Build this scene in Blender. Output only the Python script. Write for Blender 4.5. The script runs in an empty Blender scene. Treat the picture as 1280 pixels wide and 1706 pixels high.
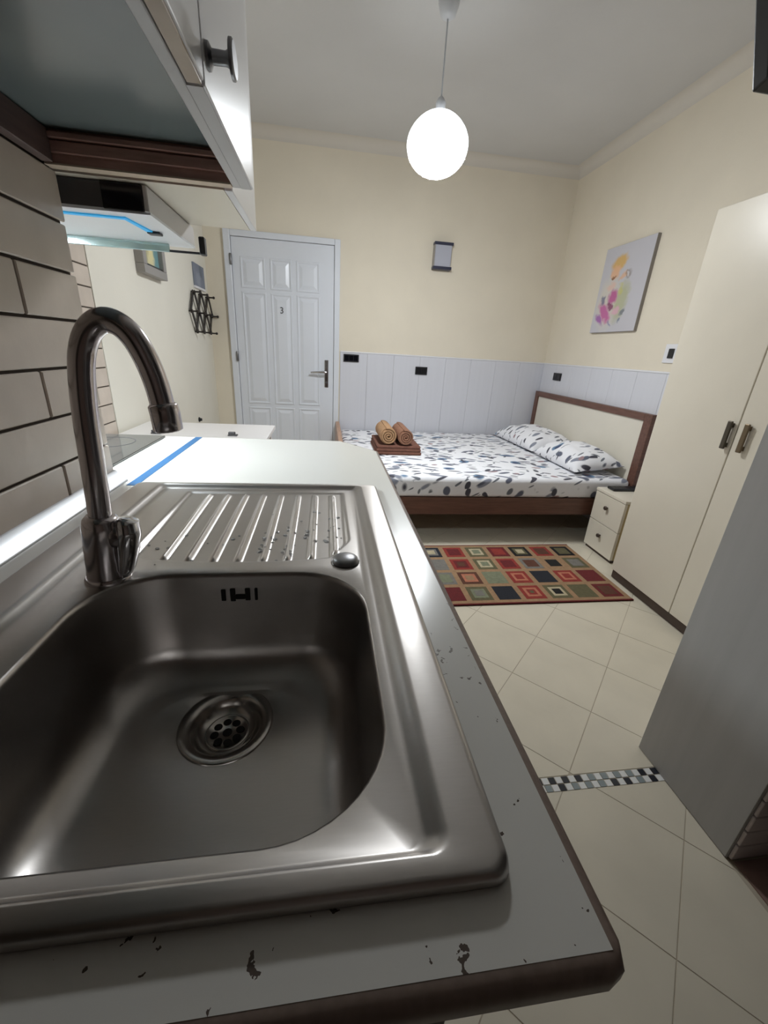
import bpy, bmesh, math, random
from mathutils import Vector, Matrix, noise
random.seed(7)
scene = bpy.context.scene
COL = scene.collection
PI = math.pi

# ------------------------------------------------------------------ camera
CAM = Vector((0.0, 0.0, 1.18))
yaw, pit, rol = math.radians(8.82), math.radians(21.61), math.radians(-3.445)
fwd = Vector((math.sin(yaw)*math.cos(pit), math.cos(yaw)*math.cos(pit), -math.sin(pit)))
rgt = Vector((math.cos(yaw), -math.sin(yaw), 0))
dwn = fwd.cross(rgt)
r_ = math.cos(rol)*rgt + math.sin(rol)*dwn
d_ = -math.sin(rol)*rgt + math.cos(rol)*dwn
cd = bpy.data.cameras.new('camera')
cd.sensor_fit = 'HORIZONTAL'; cd.sensor_width = 36.0
cd.lens = 36.0*678.8/1280.0
cd.clip_start = 0.01
cam = bpy.data.objects.new('camera', cd); COL.objects.link(cam)
mw = Matrix.Identity(4)
for i in range(3):
    mw[i][0] = r_[i]; mw[i][1] = -d_[i]; mw[i][2] = -fwd[i]; mw[i][3] = CAM[i]
cam.matrix_world = mw
scene.camera = cam

# ------------------------------------------------------------------ world, exposure, lamp strengths
world = bpy.data.worlds.new('world'); scene.world = world
world.use_nodes = True
world.node_tree.nodes['Background'].inputs[0].default_value = (0.6, 0.65, 0.75, 1)
world.node_tree.nodes['Background'].inputs[1].default_value = 0.05
scene.view_settings.view_transform = 'Standard'
scene.view_settings.look = 'None'
scene.view_settings.exposure = 0.0
scene.view_settings.gamma = 1.0
scene.view_settings.use_curve_mapping = False
PENDANT_STRENGTH = 132.0
PENDANT_COLLAR = 3.0
HOOD_STRENGTH = 130.0

# ------------------------------------------------------------------ materials
MATS = {}
def srgb(r, g, b):
    f = lambda c: (c/255/12.92 if c/255 <= 0.04045 else ((c/255+0.055)/1.055)**2.4)
    return (f(r), f(g), f(b), 1.0)

def new_mat(name):
    m = bpy.data.materials.new(name); m.use_nodes = True
    nt = m.node_tree; bs = nt.nodes['Principled BSDF']
    MATS[name] = m
    return m, nt, bs

def N(nt, t, **kw):
    n = nt.nodes.new(t)
    for k, v in kw.items():
        if k.startswith('i_'):
            n.inputs[k[2:]].default_value = v
        else:
            setattr(n, k, v)
    return n

def mat(name, col, rough=0.5, metal=0.0, var=0.0, vscale=8.0, bump=0.0, bscale=60.0, stretch=None, coat=0.0, spec=0.5):
    m, nt, bs = new_mat(name)
    bs.inputs['Base Color'].default_value = col
    bs.inputs['Roughness'].default_value = rough
    bs.inputs['Metallic'].default_value = metal
    bs.inputs['Coat Weight'].default_value = coat
    bs.inputs['Specular IOR Level'].default_value = spec
    tc = N(nt, 'ShaderNodeTexCoord'); mp = N(nt, 'ShaderNodeMapping')
    nt.links.new(tc.outputs['Object'], mp.inputs['Vector'])
    if stretch: mp.inputs['Scale'].default_value = stretch
    if var > 0:
        nz = N(nt, 'ShaderNodeTexNoise'); nz.inputs['Scale'].default_value = vscale; nz.inputs['Detail'].default_value = 6
        nt.links.new(mp.outputs['Vector'], nz.inputs['Vector'])
        rp = N(nt, 'ShaderNodeValToRGB')
        c = col
        rp.color_ramp.elements[0].position = 0.3; rp.color_ramp.elements[1].position = 0.7
        rp.color_ramp.elements[0].color = (c[0]*(1-var), c[1]*(1-var), c[2]*(1-var), 1)
        rp.color_ramp.elements[1].color = (min(1, c[0]*(1+var)), min(1, c[1]*(1+var)), min(1, c[2]*(1+var)), 1)
        nt.links.new(nz.outputs['Fac'], rp.inputs['Fac'])
        nt.links.new(rp.outputs['Color'], bs.inputs['Base Color'])
    if bump > 0:
        nb = N(nt, 'ShaderNodeTexNoise'); nb.inputs['Scale'].default_value = bscale; nb.inputs['Detail'].default_value = 4
        nt.links.new(mp.outputs['Vector'], nb.inputs['Vector'])
        bp = N(nt, 'ShaderNodeBump'); bp.inputs['Strength'].default_value = bump; bp.inputs['Distance'].default_value = 0.01
        nt.links.new(nb.outputs['Fac'], bp.inputs['Height'])
        nt.links.new(bp.outputs['Normal'], bs.inputs['Normal'])
    return m

def emit(name, col, strength):
    m, nt, bs = new_mat(name)
    bs.inputs['Base Color'].default_value = col
    bs.inputs['Emission Color'].default_value = col
    bs.inputs['Emission Strength'].default_value = strength
    return m

mat('cream_paint', srgb(228, 219, 201), 0.75, var=0.03, vscale=3, bump=0.05, bscale=90)
mat('pale_paint', srgb(230, 226, 214), 0.6, var=0.02, vscale=3, bump=0.05, bscale=90)
mat('ceiling_paint', srgb(208, 207, 205), 0.8, var=0.02, vscale=3, bump=0.04, bscale=70)
mat('cove_paint', srgb(214, 208, 198), 0.8)
mat('dado_panel', srgb(214, 215, 222), 0.32, var=0.015, vscale=3, stretch=(12, 12, 0.6))
mat('partition_panel', srgb(176, 174, 172), 0.35, var=0.04, vscale=3, stretch=(10, 10, 0.5))
mat('trim_white', srgb(228, 228, 232), 0.35)
mat('grout_dark', srgb(70, 60, 52), 0.9, var=0.1, vscale=30)
mat('wall_tile', srgb(202, 189, 176), 0.33, var=0.07, vscale=9, bump=0.12, bscale=18)
mat('strip_tile', srgb(214, 202, 200), 0.35, var=0.04, vscale=9)
mat('floor_grout', srgb(188, 176, 156), 0.8, var=0.05, vscale=20)
mat('floor_tile', srgb(220, 211, 192), 0.3, var=0.05, vscale=5, bump=0.03, bscale=25)
mat('threshold_tile', srgb(150, 122, 112), 0.5, var=0.08, vscale=12)
mat('mosaic_white', srgb(232, 232, 230), 0.3)
mat('mosaic_black', srgb(32, 36, 46), 0.3)
mat('mosaic_grey', srgb(140, 150, 152), 0.3)
mat('door_white', srgb(222, 226, 234), 0.3, var=0.015, vscale=4)
mat('chrome', srgb(205, 205, 208), 0.13, 1.0)
mat('tap_chrome', srgb(206, 200, 202), 0.17, 1.0)
mat('hinge_metal', srgb(130, 130, 132), 0.35, 1.0)
mat('wood_brown', srgb(104, 72, 60), 0.4, var=0.22, vscale=5, stretch=(1.5, 14, 14))
mat('wood_brown_y', srgb(104, 72, 60), 0.4, var=0.22, vscale=5, stretch=(14, 1.5, 14))
mat('wood_light_brown', srgb(176, 138, 112), 0.4, var=0.15, vscale=5, stretch=(14, 1.5, 14))
mat('wenge', srgb(172, 134, 122), 0.45, var=0.25, vscale=6, stretch=(2, 18, 18))
mat('wenge_dark', srgb(88, 70, 66), 0.5, var=0.2, vscale=6, stretch=(18, 2, 18))
mat('edge_brown', srgb(142, 124, 114), 0.38, var=0.12, vscale=8, stretch=(20, 20, 4))
mat('cabinet_brown', srgb(78, 62, 58), 0.5, var=0.15, vscale=8, stretch=(18, 18, 2))
mat('headboard_cream', srgb(226, 220, 206), 0.5, var=0.02, vscale=6)
mat('cream_laminate', srgb(224, 216, 200), 0.3, var=0.02, vscale=5)
mat('cream_edge', srgb(196, 176, 132), 0.5, var=0.05, vscale=8)
mat('plinth_dark', srgb(70, 56, 48), 0.5, var=0.1)
mat('black_plastic', srgb(22, 23, 27), 0.4)
mat('black_gloss', srgb(14, 15, 22), 0.12)
mat('navy_plastic', srgb(48, 50, 70), 0.4)
mat('lamp_diffuser', srgb(178, 180, 192), 0.4)
mat('hob_glass', srgb(60, 62, 62), 0.08, coat=0.4)
mat('blue_tape', srgb(40, 98, 146), 0.35, var=0.06, vscale=20)
mat('hood_grey', srgb(196, 194, 194), 0.35, 0.2)
mat('hood_dark', srgb(70, 68, 70), 0.45)
mat('hood_white', srgb(222, 226, 232), 0.3)
mat('bronze_handle', srgb(120, 106, 86), 0.35, 0.8)
mat('dark_handle', srgb(92, 86, 76), 0.35, 0.8)
mat('cabinet_white', srgb(232, 232, 234), 0.22, var=0.01)
mat('cabinet_grey', srgb(198, 196, 196), 0.4, var=0.03)
mat('beige_edge', srgb(198, 180, 160), 0.5, var=0.06, vscale=12)
mat('recess_panel', srgb(112, 122, 122), 0.2, var=0.1, vscale=3)
mat('towel_brown', srgb(126, 84, 70), 0.95, var=0.14, vscale=40, bump=0.8, bscale=260)
mat('towel_tan', srgb(190, 150, 112), 0.95, var=0.12, vscale=40, bump=0.8, bscale=260)
mat('towel_mid', srgb(160, 116, 92), 0.95, var=0.14, vscale=40, bump=0.8, bscale=260)
mat('table_white', srgb(226, 222, 220), 0.3)
mat('frame_grey', srgb(150, 146, 142), 0.45, 0.1)
mat('canvas_edge', srgb(142, 136, 130), 0.7)
mat('rack_dark', srgb(40, 34, 32), 0.5, var=0.15, vscale=20)
mat('tv_black', srgb(16, 17, 22), 0.35)
mat('cord_grey', srgb(196, 200, 206), 0.5)
mat('rose_white', srgb(206, 208, 212), 0.4)
mat('strap_grey', srgb(150, 150, 150), 0.5, 0.6)
mat('drain_dark', srgb(12, 12, 14), 0.6)
mat('bead_metal', srgb(200, 202, 206), 0.4, 1.0)
mat('near_tile', srgb(122, 102, 92), 0.4, var=0.08, vscale=6)
mat('drain_steel', srgb(190, 186, 182), 0.22, 1.0)
emit('pendant_glow', (0.93, 0.97, 1.0, 1), PENDANT_STRENGTH)
emit('pendant_collar_glow', (0.9, 0.95, 1.0, 1), PENDANT_COLLAR)
emit('blue_led', (0.02, 0.32, 0.62, 1), 0.45)
emit('hood_lamp_glow', (0.85, 0.95, 1.0, 1), HOOD_STRENGTH)

def steel(name, base, rough, stretch):
    m, nt, bs = new_mat(name)
    bs.inputs['Metallic'].default_value = 1.0
    tc = N(nt, 'ShaderNodeTexCoord'); mp = N(nt, 'ShaderNodeMapping')
    mp.inputs['Scale'].default_value = stretch
    nt.links.new(tc.outputs['Object'], mp.inputs['Vector'])
    nz = N(nt, 'ShaderNodeTexNoise'); nz.inputs['Scale'].default_value = 60; nz.inputs['Detail'].default_value = 5
    nt.links.new(mp.outputs['Vector'], nz.inputs['Vector'])
    mr = N(nt, 'ShaderNodeMapRange'); mr.inputs['To Min'].default_value = rough-0.02; mr.inputs['To Max'].default_value = rough+0.03
    nt.links.new(nz.outputs['Fac'], mr.inputs['Value']); nt.links.new(mr.outputs['Result'], bs.inputs['Roughness'])
    rp = N(nt, 'ShaderNodeValToRGB')
    rp.color_ramp.elements[0].position = 0.3; rp.color_ramp.elements[1].position = 0.7
    rp.color_ramp.elements[0].color = tuple(c*0.96 for c in base[:3])+(1,)
    rp.color_ramp.elements[1].color = base
    nt.links.new(nz.outputs['Fac'], rp.inputs['Fac']); nt.links.new(rp.outputs['Color'], bs.inputs['Base Color'])
    bp = N(nt, 'ShaderNodeBump'); bp.inputs['Strength'].default_value = 0.02; bp.inputs['Distance'].default_value = 0.0004
    nt.links.new(nz.outputs['Fac'], bp.inputs['Height']); nt.links.new(bp.outputs['Normal'], bs.inputs['Normal'])
    return m
steel('sink_steel', srgb(184, 180, 177), 0.32, (1, 9, 3))

def glass_mat(name, col, rough):
    m, nt, bs = new_mat(name)
    bs.inputs['Base Color'].default_value = col
    bs.inputs['Roughness'].default_value = rough
    bs.inputs['Transmission Weight'].default_value = 0.75
    return m
glass_mat('visor_glass', srgb(170, 196, 196), 0.15)
glass_mat('water', srgb(235, 240, 245), 0.02)

def worktop_mat():
    m, nt, bs = new_mat('worktop_white')
    bs.inputs['Roughness'].default_value = 0.24
    tc = N(nt, 'ShaderNodeTexCoord')
    v = N(nt, 'ShaderNodeTexVoronoi', voronoi_dimensions='2D'); v.inputs['Scale'].default_value = 62; v.inputs['Randomness'].default_value = 1
    nz = N(nt, 'ShaderNodeTexNoise'); nz.inputs['Scale'].default_value = 120; nz.inputs['Detail'].default_value = 3
    addv = N(nt, 'ShaderNodeMixRGB', blend_type='LINEAR_LIGHT'); addv.inputs['Fac'].default_value = 0.012
    nt.links.new(tc.outputs['Object'], addv.inputs['Color1']); nt.links.new(nz.outputs['Color'], addv.inputs['Color2'])
    nt.links.new(tc.outputs['Object'], nz.inputs['Vector'])
    nt.links.new(addv.outputs['Color'], v.inputs['Vector'])
    # chip size differs from cell to cell; only some cells carry a chip
    sepc = N(nt, 'ShaderNodeSeparateColor'); nt.links.new(v.outputs['Color'], sepc.inputs['Color'])
    size = N(nt, 'ShaderNodeMapRange'); size.inputs['From Min'].default_value = 0.60; size.inputs['From Max'].default_value = 1.0
    size.inputs['To Min'].default_value = 0.0; size.inputs['To Max'].default_value = 0.17
    nt.links.new(sepc.outputs['Red'], size.inputs['Value'])
    lt = N(nt, 'ShaderNodeMath', operation='LESS_THAN'); nt.links.new(v.outputs['Distance'], lt.inputs[0]); nt.links.new(size.outputs['Result'], lt.inputs[1])
    # wear is heavy at the handled near end only
    sp = N(nt, 'ShaderNodeSeparateXYZ'); nt.links.new(tc.outputs['Object'], sp.inputs['Vector'])
    wear = N(nt, 'ShaderNodeMapRange'); wear.inputs['From Min'].default_value = -0.2; wear.inputs['From Max'].default_value = -0.5
    nt.links.new(sp.outputs['Y'], wear.inputs['Value'])
    pn = N(nt, 'ShaderNodeTexNoise'); pn.inputs['Scale'].default_value = 14
    nt.links.new(tc.outputs['Object'], pn.inputs['Vector'])
    g = N(nt, 'ShaderNodeMath', operation='GREATER_THAN'); g.inputs[1].default_value = 0.40; nt.links.new(pn.outputs['Fac'], g.inputs[0])
    mu = N(nt, 'ShaderNodeMath', operation='MULTIPLY'); nt.links.new(lt.outputs[0], mu.inputs[0]); nt.links.new(wear.outputs['Result'], mu.inputs[1])
    mu2 = N(nt, 'ShaderNodeMath', operation='MULTIPLY'); nt.links.new(mu.outputs[0], mu2.inputs[0]); nt.links.new(g.outputs[0], mu2.inputs[1])
    mx = N(nt, 'ShaderNodeMixRGB'); mx.inputs['Color1'].default_value = srgb(224, 222, 216); mx.inputs['Color2'].default_value = srgb(88, 76, 68)
    nt.links.new(mu2.outputs[0], mx.inputs['Fac']); nt.links.new(mx.outputs['Color'], bs.inputs['Base Color'])
worktop_mat()

def floral_mat():
    m, nt, bs = new_mat('floral_cotton')
    bs.inputs['Roughness'].default_value = 0.9
    tc = N(nt, 'ShaderNodeTexCoord')
    prev = None
    base = srgb(238, 238, 242)
    layers = [(5.5, 0.30, 0.13, srgb(138, 142, 156), 0.30, (3.3, 1.7, 0.4)), (7.5, 0.32, 0.13, srgb(96, 100, 116), 0.30, (0, 0, 0)),
              (4.2, 0.22, 0.15, srgb(104, 132, 160), 0.55, (7.1, 4.2, 2.1)), (4.2, 0.12, 0.10, srgb(62, 74, 104), 0.55, (7.14, 4.26, 2.1)),
              (9.0, 0.34, 0.12, srgb(74, 74, 84), 0.42, (1.9, 9.3, 5.5)),
              (6.0, 0.20, 0.12, srgb(160, 134, 138), 0.66, (5.9, 2.3, 8.8)), (12.0, 0.36, 0.09, srgb(112, 116, 124), 0.42, (2.7, 6.1, 3.9))]
    for sc, la, lb, col, keep, off in layers:
        mp = N(nt, 'ShaderNodeMapping'); mp.inputs['Location'].default_value = off; mp.inputs['Scale'].default_value = (sc*1.3, sc*1.3, sc*1.3)
        nt.links.new(tc.outputs['Object'], mp.inputs['Vector'])
        v = N(nt, 'ShaderNodeTexVoronoi'); v.inputs['Scale'].default_value = 1.0
        nt.links.new(mp.outputs['Vector'], v.inputs['Vector'])
        sub = N(nt, 'ShaderNodeVectorMath', operation='SUBTRACT')
        nt.links.new(mp.outputs['Vector'], sub.inputs[0]); nt.links.new(v.outputs['Position'], sub.inputs[1])
        sep = N(nt, 'ShaderNodeSeparateColor'); nt.links.new(v.outputs['Color'], sep.inputs['Color'])
        ang = N(nt, 'ShaderNodeMath', operation='MULTIPLY'); ang.inputs[1].default_value = 6.283; nt.links.new(sep.outputs['Green'], ang.inputs[0])
        rot = N(nt, 'ShaderNodeVectorRotate', rotation_type='EULER_XYZ')
        comb = N(nt, 'ShaderNodeCombineXYZ')
        for i in range(3): nt.links.new(ang.outputs[0], comb.inputs[i])
        nt.links.new(sub.outputs[0], rot.inputs['Vector']); nt.links.new(comb.outputs[0], rot.inputs['Rotation'])
        scl = N(nt, 'ShaderNodeVectorMath', operation='MULTIPLY'); scl.inputs[1].default_value = (1/la, 1/lb, 1/la*0.6)
        nt.links.new(rot.outputs[0], scl.inputs[0])
        ln = N(nt, 'ShaderNodeVectorMath', operation='LENGTH'); nt.links.new(scl.outputs[0], ln.inputs[0])
        lt = N(nt, 'ShaderNodeMapRange'); lt.inputs['From Min'].default_value = 1.1; lt.inputs['From Max'].default_value = 0.85
        nt.links.new(ln.outputs['Value'], lt.inputs['Value'])
        gt = N(nt, 'ShaderNodeMath', operation='GREATER_THAN'); gt.inputs[1].default_value = keep; nt.links.new(sep.outputs['Red'], gt.inputs[0])
        mu = N(nt, 'ShaderNodeMath', operation='MULTIPLY'); nt.links.new(lt.outputs['Result'], mu.inputs[0]); nt.links.new(gt.outputs[0], mu.inputs[1])
        mx = N(nt, 'ShaderNodeMixRGB')
        if prev is None: mx.inputs['Color1'].default_value = base
        else: nt.links.new(prev.outputs['Color'], mx.inputs['Color1'])
        mx.inputs['Color2'].default_value = col
        nt.links.new(mu.outputs[0], mx.inputs['Fac'])
        prev = mx
    nt.links.new(prev.outputs['Color'], bs.inputs['Base Color'])
    nb = N(nt, 'ShaderNodeTexNoise'); nb.inputs['Scale'].default_value = 9; nb.inputs['Detail'].default_value = 3
    nt.links.new(tc.outputs['Object'], nb.inputs['Vector'])
    bp = N(nt, 'ShaderNodeBump'); bp.inputs['Strength'].default_value = 0.35; bp.inputs['Distance'].default_value = 0.02
    nt.links.new(nb.outputs['Fac'], bp.inputs['Height']); nt.links.new(bp.outputs['Normal'], bs.inputs['Normal'])
floral_mat()

def blob_mat(name, base, blobs, ya=0.0, za=0.0):
    """flat watercolour print: soft blots given as (y, z, ry, rz, rotation, colour, strength) on a board in the yz plane"""
    m, nt, bs = new_mat(name)
    bs.inputs['Roughness'].default_value = 0.75
    tc = N(nt, 'ShaderNodeTexCoord')
    nz = N(nt, 'ShaderNodeTexNoise'); nz.inputs['Scale'].default_value = 22; nz.inputs['Detail'].default_value = 4
    nt.links.new(tc.outputs['Object'], nz.inputs['Vector'])
    ds = N(nt, 'ShaderNodeMixRGB', blend_type='LINEAR_LIGHT'); ds.inputs['Fac'].default_value = 0.035
    nt.links.new(tc.outputs['Object'], ds.inputs['Color1']); nt.links.new(nz.outputs['Color'], ds.inputs['Color2'])
    prev = None
    for (y, z, ry, rz, ro, col, st) in blobs:
        sub = N(nt, 'ShaderNodeVectorMath', operation='SUBTRACT'); sub.inputs[1].default_value = (0, y-ya, z-za)
        nt.links.new(ds.outputs['Color'], sub.inputs[0])
        rot = N(nt, 'ShaderNodeVectorRotate', rotation_type='X_AXIS'); rot.inputs['Angle'].default_value = ro
        nt.links.new(sub.outputs[0], rot.inputs['Vector'])
        sc = N(nt, 'ShaderNodeVectorMath', operation='MULTIPLY'); sc.inputs[1].default_value = (0, 1/ry, 1/rz)
        nt.links.new(rot.outputs[0], sc.inputs[0])
        ln = N(nt, 'ShaderNodeVectorMath', operation='LENGTH'); nt.links.new(sc.outputs[0], ln.inputs[0])
        mr = N(nt, 'ShaderNodeMapRange'); mr.inputs['From Min'].default_value = 1.15; mr.inputs['From Max'].default_value = 0.6
        mr.inputs['To Max'].default_value = st
        nt.links.new(ln.outputs['Value'], mr.inputs['Value'])
        mx = N(nt, 'ShaderNodeMixRGB'); mx.inputs['Color2'].default_value = col
        if prev is None: mx.inputs['Color1'].default_value = base
        else: nt.links.new(prev.outputs['Color'], mx.inputs['Color1'])
        nt.links.new(mr.outputs['Result'], mx.inputs['Fac'])
        prev = mx
    nt.links.new(prev.outputs['Color'], bs.inputs['Base Color'])

# ------------------------------------------------------------------ mesh helpers
ROOT = {}          # object name -> world offset of its root
class MB:
    def __init__(s): s.bm = bmesh.new()
    def box(s, x0, x1, y0, y1, z0, z1, bev=0.0, seg=2, mi=0):
        t = bmesh.new()
        bmesh.ops.create_cube(t, size=1.0)
        for v in t.verts:
            v.co = Vector((x0 if v.co.x < 0 else x1, y0 if v.co.y < 0 else y1, z0 if v.co.z < 0 else z1))
        if bev > 0:
            bmesh.ops.bevel(t, geom=list(t.edges), offset=bev, segments=seg, profile=0.5, affect='EDGES')
        s.merge(t, mi); return s
    def merge(s, t, mi=0, M=None):
        vm = {}
        for v in t.verts: vm[v] = s.bm.verts.new(M @ v.co if M else v.co)
        for f in t.faces:
            try:
                nf = s.bm.faces.new([vm[v] for v in f.verts]); nf.material_index = mi
            except ValueError: pass
        t.free()
    def prism(s, poly, z0, z1, bev=0.0, mi=0):
        t = bmesh.new()
        a = [t.verts.new((p[0], p[1], z0)) for p in poly]; b = [t.verts.new((p[0], p[1], z1)) for p in poly]
        n = len(poly)
        t.faces.new(list(reversed(a))); t.faces.new(b)
        for i in range(n): t.faces.new([a[i], a[(i+1) % n], b[(i+1) % n], b[i]])
        if bev > 0: bmesh.ops.bevel(t, geom=[e for e in t.edges], offset=bev, segments=2, profile=0.5, affect='EDGES')
        s.merge(t, mi); return s
    def holed_prism(s, outer, hole, z0, z1, mi=0):
        t = bmesh.new()
        for z in (z0, z1):
            es = []
            for lp in (outer, hole):
                vs = [t.verts.new((p[0], p[1], z)) for p in lp]
                es += [t.edges.new((vs[i], vs[(i+1) % len(vs)])) for i in range(len(vs))]
            bmesh.ops.triangle_fill(t, use_beauty=True, use_dissolve=False, edges=es, normal=(0, 0, 1 if z == z1 else -1))
        for lp in (outer, hole):
            n = len(lp)
            for i in range(n):
                p, q = lp[i], lp[(i+1) % n]
                vs = [t.verts.new((p[0], p[1], z0)), t.verts.new((q[0], q[1], z0)), t.verts.new((q[0], q[1], z1)), t.verts.new((p[0], p[1], z1))]
                t.faces.new(vs)
        bmesh.ops.remove_doubles(t, verts=list(t.verts), dist=1e-5)
        bmesh.ops.recalc_face_normals(t, faces=list(t.faces))
        s.merge(t, mi); return s
    def lathe(s, prof, c, axis='Z', seg=28, mi=0, cap=True):
        """prof = [(radius, height)] about an axis through c"""
        rows = []
        for (r, h) in prof:
            row = []
            for k in range(seg):
                a = 2*PI*k/seg
                u, w = r*math.cos(a), r*math.sin(a)
                p = {'Z': (u, w, h), 'X': (h, u, w), 'Y': (w, h, u)}[axis]
                row.append(s.bm.verts.new(Vector(c)+Vector(p)))
            rows.append(row)
        for i in range(len(rows)-1):
            for k in range(seg):
                f = s.bm.faces.new([rows[i][k], rows[i][(k+1) % seg], rows[i+1][(k+1) % seg], rows[i+1][k]]); f.material_index = mi
        if cap:
            f = s.bm.faces.new(list(reversed(rows[0]))); f.material_index = mi
            f = s.bm.faces.new(rows[-1]); f.material_index = mi
        return s
    def tube(s, pts, rad, seg=16, mi=0, cap=True):
        pts = [Vector(p) for p in pts]
        rads = rad if isinstance(rad, (list, tuple)) else [rad]*len(pts)
        up = None; rows = []
        for i, p in enumerate(pts):
            d = (pts[min(i+1, len(pts)-1)]-pts[max(i-1, 0)]).normalized()
            if up is None:
                up = Vector((0, 1, 0)) if abs(d.y) < 0.9 else Vector((1, 0, 0))
            a = up - d*up.dot(d); a.normalize(); up = a
            b = d.cross(a)
            rows.append([s.bm.verts.new(p+rads[i]*(math.cos(2*PI*k/seg)*a+math.sin(2*PI*k/seg)*b)) for k in range(seg)])
        for i in range(len(rows)-1):
            for k in range(seg):
                f = s.bm.faces.new([rows[i][k], rows[i][(k+1) % seg], rows[i+1][(k+1) % seg], rows[i+1][k]]); f.material_index = mi
        if cap:
            s.bm.faces.new(list(reversed(rows[0]))).material_index = mi; s.bm.faces.new(rows[-1]).material_index = mi
        return s
    def loft(s, loops, mi=0, capend=False):
        rows = [[s.bm.verts.new(p) for p in lp] for lp in loops]
        n = len(rows[0])
        for i in range(len(rows)-1):
            for k in range(n):
                s.bm.faces.new([rows[i][k], rows[i][(k+1) % n], rows[i+1][(k+1) % n], rows[i+1][k]]).material_index = mi
        if capend: s.bm.faces.new(rows[-1])
        return s
    def grid(s, fn, nu, nv, mi=0):
        vs = [[s.bm.verts.new(fn(i/nu, j/nv)) for j in range(nv+1)] for i in range(nu+1)]
        for i in range(nu):
            for j in range(nv):
                s.bm.faces.new([vs[i][j], vs[i+1][j], vs[i+1][j+1], vs[i][j+1]]).material_index = mi
        return s
    def build(s, name, mats, parent=None, smooth=False, angle=35, recalc=True):
        bm = s.bm
        if recalc: bmesh.ops.recalc_face_normals(bm, faces=list(bm.faces))
        off = ROOT.get(parent.name, Vector((0, 0, 0))) if parent else Vector((0, 0, 0))
        for v in bm.verts: v.co = v.co - off
        if smooth:
            for f in bm.faces: f.smooth = True
            ca = math.radians(angle)
            for e in bm.edges:
                if len(e.link_faces) == 2 and e.calc_face_angle(0) > ca: e.smooth = False
        me = bpy.data.meshes.new(name); bm.to_mesh(me); bm.free()
        if isinstance(mats, str): mats = [mats]
        for m in mats: me.materials.append(MATS[m])
        o = bpy.data.objects.new(name, me); COL.objects.link(o)
        if parent:
            o.parent = parent
        ROOT[o.name] = off
        return o

def thing(name, label, cat, loc, group=None):
    o = bpy.data.objects.new(name, None); COL.objects.link(o)
    o.location = loc; o.empty_display_size = 0.05
    o['label'] = label; o['category'] = cat
    if group: o['group'] = group
    ROOT[o.name] = Vector(loc)
    return o
def tag(o, label, cat, group=None):
    o['label'] = label; o['category'] = cat
    if group: o['group'] = group
    return o
def struct(o, label=None):
    o['kind'] = 'structure'
    if label: o['label'] = label
    return o
def rrect(x0, x1, y0, y1, r, z, n=8):
    out = []
    for cx, cy, a0 in ((x1-r, y1-r, 0), (x0+r, y1-r, PI/2), (x0+r, y0+r, PI), (x1-r, y0+r, 1.5*PI)):
        for k in range(n+1):
            a = a0+PI/2*k/n
            out.append((cx+r*math.cos(a), cy+r*math.sin(a), z))
    return out
def clip_poly(poly, x0, x1, y0, y1):
    def cl(p, ins, it):
        out = []
        for i in range(len(p)):
            a, b = p[i], p[(i+1) % len(p)]
            if ins(a):
                out.append(a)
                if not ins(b): out.append(it(a, b))
            elif ins(b): out.append(it(a, b))
        return out
    def ix(v): return lambda a, b: (v, a[1]+(b[1]-a[1])*(v-a[0])/(b[0]-a[0]))
    def iy(v): return lambda a, b: (a[0]+(b[0]-a[0])*(v-a[1])/(b[1]-a[1]), v)
    for ins, it in ((lambda p: p[0] >= x0, ix(x0)), (lambda p: p[0] <= x1, ix(x1)), (lambda p: p[1] >= y0, iy(y0)), (lambda p: p[1] <= y1, iy(y1))):
        if len(poly) < 3: return []
        poly = cl(poly, ins, it)
    return poly
def area(p): return abs(sum(p[i][0]*p[(i+1) % len(p)][1]-p[(i+1) % len(p)][0]*p[i][1] for i in range(len(p))))/2

# ------------------------------------------------------------------ room shell
XR, YB, H = 2.12, 4.0, 2.68
XL, XW, YC = -0.975, -0.459, 0.932       # far left wall, sink wall plane, end of the sink wall
YN = -1.3
floor = struct(MB().box(-1.1, 2.25, YN-0.1, YB+0.1, -0.12, -0.0012).build('floor', 'floor_grout'), 'cream floor laid with diagonal square tiles')
pitch = 0.297
g = 0.0013
u0, v0 = 0.96, 0.993
s2 = math.sqrt(0.5)
zones = [(-0.95, 1.036, YN+0.01, 0.729), (-0.95, 2.11, 0.848, 3.99), (-0.95, 1.036, 0.776, 0.848)]
shared_tile = None
for i in range(-12, 13):
    for j in range(-12, 13):
        cx = u0+(i+0.5)*pitch*s2-(j+0.5)*pitch*s2; cy = v0+(i+0.5)*pitch*s2+(j+0.5)*pitch*s2
        hh = (pitch/2-g)*math.sqrt(2)
        dia = [(cx+hh, cy), (cx, cy+hh), (cx-hh, cy), (cx, cy-hh)]
        if not (-0.6 < cx < 2.3 and -0.35 < cy < 4.1): continue
        for zi, (x0, x1, y0, y1) in enumerate(zones):
            if zi == 2:
                continue
            yy0 = 0.776 if zi == 1 else y0
            p = clip_poly(dia, x0, x1, yy0, y1)
            if zi == 1 and len(p) >= 3 and any(q[1] < 0.848 and q[0] > 1.036 for q in p):
                p = [q for q in p]
            if len(p) < 3 or area(p) < 2e-4: continue
            if abs(area(p)-2*hh*hh) < 1e-6:
                if shared_tile is None:
                    t = MB().prism([(hh, 0), (0, hh), (-hh, 0), (0, -hh)], -0.0015, 0.0)
                    o = t.build('floor_tile', 'floor_tile', floor); shared_tile = o.data
                    o.location = (cx, cy, 0)
                else:
                    o = bpy.data.objects.new('floor_tile', shared_tile); COL.objects.link(o); o.parent = floor; o.location = (cx, cy, 0)
            else:
                MB().prism(p, -0.0015, 0.0).build('floor_tile', 'floor_tile', floor)
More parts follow.
